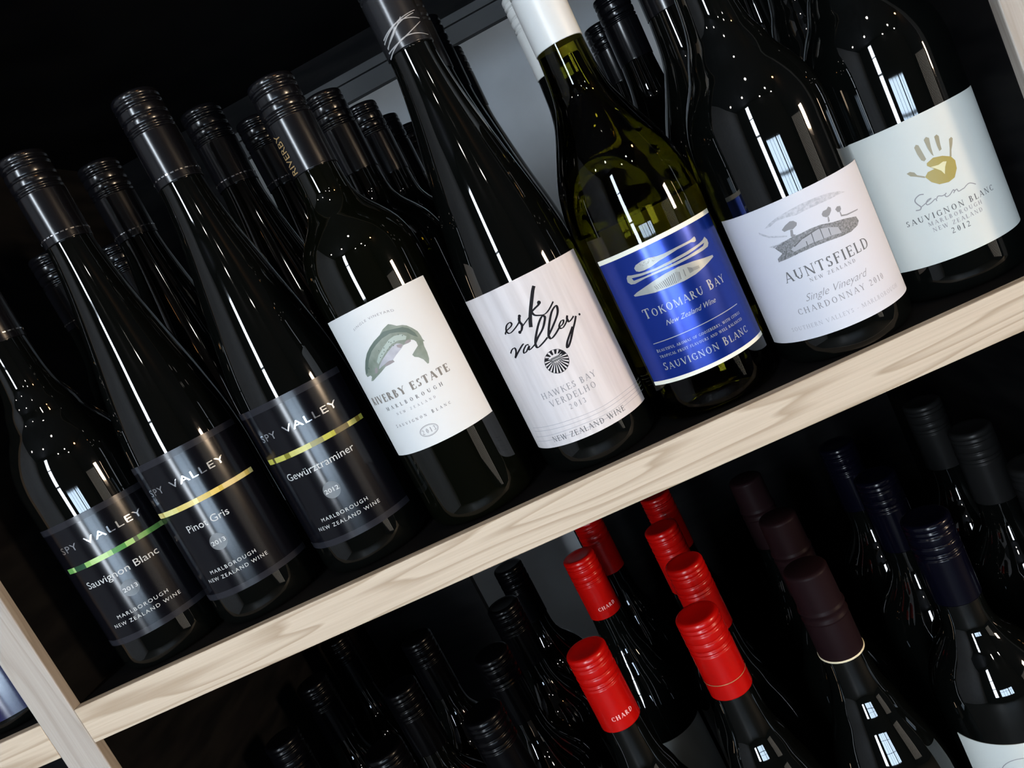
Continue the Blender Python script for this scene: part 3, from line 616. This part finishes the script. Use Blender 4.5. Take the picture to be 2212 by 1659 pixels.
for u0, z0, u1, z1, bow in ((-14, 276, 14, 285.5, 1.5), (-13, 272.5, 12, 284, 2.5), (-13, 278, 15, 280.5, 3), (-14, 270.5, 14, 278.5, -1.5), (-15, 267.5, 16, 270.5, 4.2), (-13, 273, 3, 284, -1.2)):
    sw += ribbon(catmull([(u0, z0), (u0 * .5 + u1 * .5, (z0 + z1) / 2 + bow), (u1, z1)], 10), .9, .35)
wrap('pen_strokes', sw, RC, 5, .00025, GREYSTROKE, b.c)
for i, (xx, y) in enumerate(((.3865, .130), (.391, .211), (.396, .33))):
    b_ = bottle(xx, y, 0, 'flute', .0360, .327, GLASSK, CAPG if i == 0 else CAPK, '%s bottle back in the row behind the handwritten-label bottle' % ('second', 'third', 'fourth')[i], UP)

# ---- the blue-labelled bottle
r = .0400; c_ = 3.7
b = bottle(.4643, .0490, 0, 'slope', r, .2905, GLASSG, CAPW, 'olive-green bottle with a blue canoe label and a white cap', UP, L=.059)
lab = sheet('front_label', r, c_, -61, 61, .0266, .1092, BLUE, b.o); lab['label'] = 'shiny blue front label'
sheet('label_band', r, c_, -61, 61, .1065, .1092, mat('ivory_band', (.74, .72, .60), .5), lab, .00045, back=.0002); sheet('label_band', r, c_, -61, 61, .0266, .0290, MATS['ivory_band'], lab, .00045, back=.0002)
bl = sheet('back_label', r, 172, -58, 58, .030, .122, CAPW, b.o); bl['label'] = 'pale back label showing through the glass'
wrap('paddle', [pts('T_paddle')], r, c_, .0004, INKC, lab)
wrap('canoe', [pts('T_canoe')], r, c_, .0004, INKC, lab); wrap('canoe_inside', [pts('T_canoei')], r, c_, .00046, BLUE, lab)
wrap('kayak', [pts('T_kayak')], r, c_, .0004, INKC, lab)
ht = []; hp = pts('T_hatch'); nh = (5, 7, 3, 2, 6, 8)
for k in range(6):
    (ua, za), (ub, zb) = hp[2 * k], hp[2 * k + 1]; un, zn = hp[2 * k + 2]; ub2, zb2 = hp[2 * k + 3]
    for q in range(nh[k]):
        t = q / nh[k]; p0 = (ua + (un - ua) * t, za + (zn - za) * t); p1 = (ub + (ub2 - ub) * t, zb + (zb2 - zb) * t)
        ht += ribbon([p0, p1], .42 if k in (1, 3) else .26)
for i in range(26):
    t = random.random(); (ux, zx) = pts('T_paddle')[1]; ht.append(ell(ux + 2 + t * 10, zx - .6 + random.uniform(-1.6, 1.2), .2, .2, 5))
wrap('hatching', ht, r, c_, .00046, INKG, lab)
wrap('lettering', serif('Tokomaru Bay', -27.3, 26.7, 67.6, 6.0, 1.0, .78), r, c_, .0004, INKC, lab)
wrap('lettering', sans('New Zealand Wine', -16.9, 14.9, 60.0, 3.0, shear=.45, ref='N'), r, c_, .0004, INKC, lab)
wrap('rule', [rect(-29.5, 28.4, 52.0, 52.45)], r, c_, .0004, INKC, lab)
wrap('lettering', serif('Beautiful aromas of gooseberry, with citrus', -29.5, 27.1, 46.4, 2.0, 1.1, .82), r, c_, .0004, INKC, lab)
wrap('lettering', serif('tropical fruit flavours and well balanced', -29.2, 26.9, 42.6, 2.0, 1.1, .82), r, c_, .0004, INKC, lab)
wrap('lettering', serif('Sauvignon Blanc', -29.8, 27.5, 34.7, 5.0, 1.0, .84), r, c_, .0004, INKC, lab)
bottle(.4645, .140, 0, 'slope', .0405, .293, GLASSK, CAPW, 'white-capped dark bottle right behind the blue-labelled bottle', UP, L=.059)

# ---- the landscape-labelled bottle
r = .0402; c_ = -8.1
b = bottle(.5477, .0429, 0, 'round', r, .291, GLASSK, CAPK, 'dark bottle with a sketched vineyard landscape on its white Chardonnay label', UP)
lab = sheet('front_label', r, c_, -80, 79, .0165, .0974, PAPERA, b.o); lab['label'] = 'white front label with a grey landscape sketch'
HAZE = noise_col(mat('soft_sketch_print', (.4, .4, .43), .6), (.37, .365, .395), (.50, .49, .525), 700)
wrap('sketch_sky', [pts('A_cloud'), pts('A_haze'), pts('A_haze2')], r, c_, .0004, HAZE, lab)
wrap('sketch_hill', [pts('A_hill')], r, c_, .0004, SKETCH, lab)
wrap('sketch_field', [pts('A_field')], r, c_, .00045, INKL, lab)
pp = pts('A_posts'); ps = []
for k in range(0, len(pp), 2): ps += ribbon([pp[k], pp[k + 1]], .5 if k < 8 else .8, .35)
wrap('sketch_posts', ps, r, c_, .0005, INKG, lab)
wrap('sketch_trees', [pts('A_' + n) for n in ('crown1', 'trunk1', 'crown2', 'trunk2', 'crown3', 'trunk3')], r, c_, .00045, INKM, lab)
wrap('lettering', serif('AUNTSFIELD', -23.4, 26.8, 52.0, 6.1, 1.0), r, c_, .0004, INKG, lab)
wrap('lettering', serif('NEW ZEALAND', -11, 15, 48.3, 2.1, 1.2), r, c_, .0004, INKM, lab)
wrap('lettering', sans('Single Vineyard', -17, 19.2, 38.4, 4.2, shear=.5, ref='S', offset=-.012), r, c_, .0004, INKM, lab)
wrap('lettering', serif('CHARDONNAY 2010', -24, 28, 32.0, 3.6, .9), r, c_, .0004, INKM, lab)
wrap('lettering', serif('SOUTHERN VALLEYS - MARLBOROUGH', -32.4, 36.2, 23.0, 2.5, .9), r, c_, .0004, INKL, lab)
for i, (xx, y) in enumerate(((.5475, .130), (.541, .272), (.537, .365))):
    bottle(xx, y, 0, 'slope', .0402, .2915, GLASSK, CAPK, '%s bottle back in the row behind the landscape-labelled Chardonnay' % ('second', 'third', 'fourth')[i], UP)

# ---- the hand-print bottle
r = .0400; c_ = -.6
b = bottle(.6265, .0582, 0, 'round', r, .291, GLASSK, CAPK, 'dark bottle with a gold hand print on its pale label, beside the right upright', UP)
lab = sheet('front_label', r, c_, -72, 63.5, .0225, .1050, PAPERS, b.o); lab['label'] = 'pale front label with a gold hand print'
wrap('hand_palm', [pts('S_palm')], r, c_, .0004, GOLD, lab); wrap('hand_star', [pts('S_star')], r, c_, .00045, STAR, lab)
wrap('hand_fingers', [pts('S_' + n) for n in ('f1', 'f2', 'f3', 'f4', 'th')], r, c_, .0004, GOLDG, lab)
wrap('handwriting', ribbon(catmull(pts('S_sc'), 6), .6) + ribbon(catmull(pts('S_sc2'), 5), .5) + ribbon(catmull(pts('S_sc3'), 5), .5) + ribbon(catmull(pts('S_sc4'), 5), .5), r, c_, .0004, INKM, lab)
wrap('lettering', serif('SAUVIGNON BLANC', -30.3, 20.2, 48.1, 3.4, 1.1), r, c_, .0004, INKG, lab)
wrap('lettering', serif('MARLBOROUGH', -19.7, 9.7, 44.5, 2.4, 1.1), r, c_, .0004, INKM, lab)
wrap('lettering', serif('NEW ZEALAND', -18.6, 8.6, 40.6, 2.4, 1.1), r, c_, .0004, INKM, lab)
wrap('lettering', serif('2012', -10.3, -.2, 36.0, 3.3, 1.1), r, c_, .0004, INKG, lab)
for i, y in enumerate((.138, .216)):
    bottle(.6285, y, 0, 'slope', .0370, .291, GLASSK, CAPK, '%s bottle back in the row behind the hand-print bottle' % ('second', 'third')[i], UP)

# ---- neighbour seen past the left upright
b = bottle(-.0665, .049, 0, 'slope', .038, .290, GLASSK, CAPK, 'bottle in the next bay, just showing left of the timber upright', UP)
lab = sheet('front_label', .038, 20, -60, 62, .010, .10, mat('navy_gloss_label', (.012, .012, .05), .16, spec=.9), b.o)

# ------------------------------------------------------------------ lower shelf
HL = .300
ordn = ('front', 'second', 'third', 'fourth', 'fifth')
def column(xs, ys, kind, r, cm, what, style='screw', L=.0585, H=HL, start=0):
    out = []
    for i, (x, y) in enumerate(zip(xs, ys)):
        k = i + start
        out.append(bottle(x, y, LOW, kind, r, H, GLASSK, cm, what % ordn[k], DN, L=L, style=style))
    return out
ra = column((.311, .311, .322), (.051, .205, .283), 'slope', .0376, CAPR, '%s red-capped bottle of the left red row under the shelf')
for b in ra[:2]:
    cz = (H_ := HL - .0585 + .0085) * 1000
    wrap('lettering', serif('CHARD', -10.5, 6.5, cz, 3.4, 1.5), RC, 28, .00025, PINKT, b.c)
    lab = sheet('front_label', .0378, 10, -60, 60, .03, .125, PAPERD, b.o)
rb = column((.391, .3955, .388, .393), (.038, .114, .190, .266), 'slope', .0378, CAPR, '%s red-capped bottle of the right red row under the shelf')
wrap('gold_line', [rect(-30, 30, 253.2, 253.7)], RC, 0, .00025, GOLDT, rb[0].c)
br = column((.467, .473, .471), (.039, .122, .214), 'slope', .0378, CAPB, '%s brown-foiled bottle in the row right of the red caps', 'foil', .064)
for b in br[:1]:
    o = link('cream_band', lathe('cream_band', [(HL - .0642, .0144), (HL - .0642, .0153), (HL - .0630, .0153), (HL - .0630, .0144)], 40), CREAM, b.c)
nv = column((.548, .549, .550), (.040, .121, .203), 'shoulder', .0375, CAPN, '%s navy-capped bottle in the row at the lower right')
lab = sheet('front_label', .0375, -18, -56, 60, .05, .1545, PAPERS, nv[0].o)
wrap('label_arc', ring(0, 128, 16, 16, .5), .0375, -18, .0004, INKM, lab)
gy = column((.6245, .627, .629), (.051, .132, .212), 'shoulder', .0375, CAPY, '%s grey-capped bottle in the row against the lower right upright')
k1 = column((.229, .229, .234, .234), (.038, .113, .188, .266), 'shoulder', .0370, CAPL, '%s black-capped bottle in the row left of the red caps', H=.294)
k2 = column((.149, .145, .145), (.044, .122, .198), 'shoulder', .0370, CAPL, '%s black-capped bottle two rows left of the red caps', H=.294)
k3 = column((.043, .043, .042), (.107, .186, .262), 'shoulder', .0370, CAPL, '%s black-capped bottle in the row against the lower left upright')
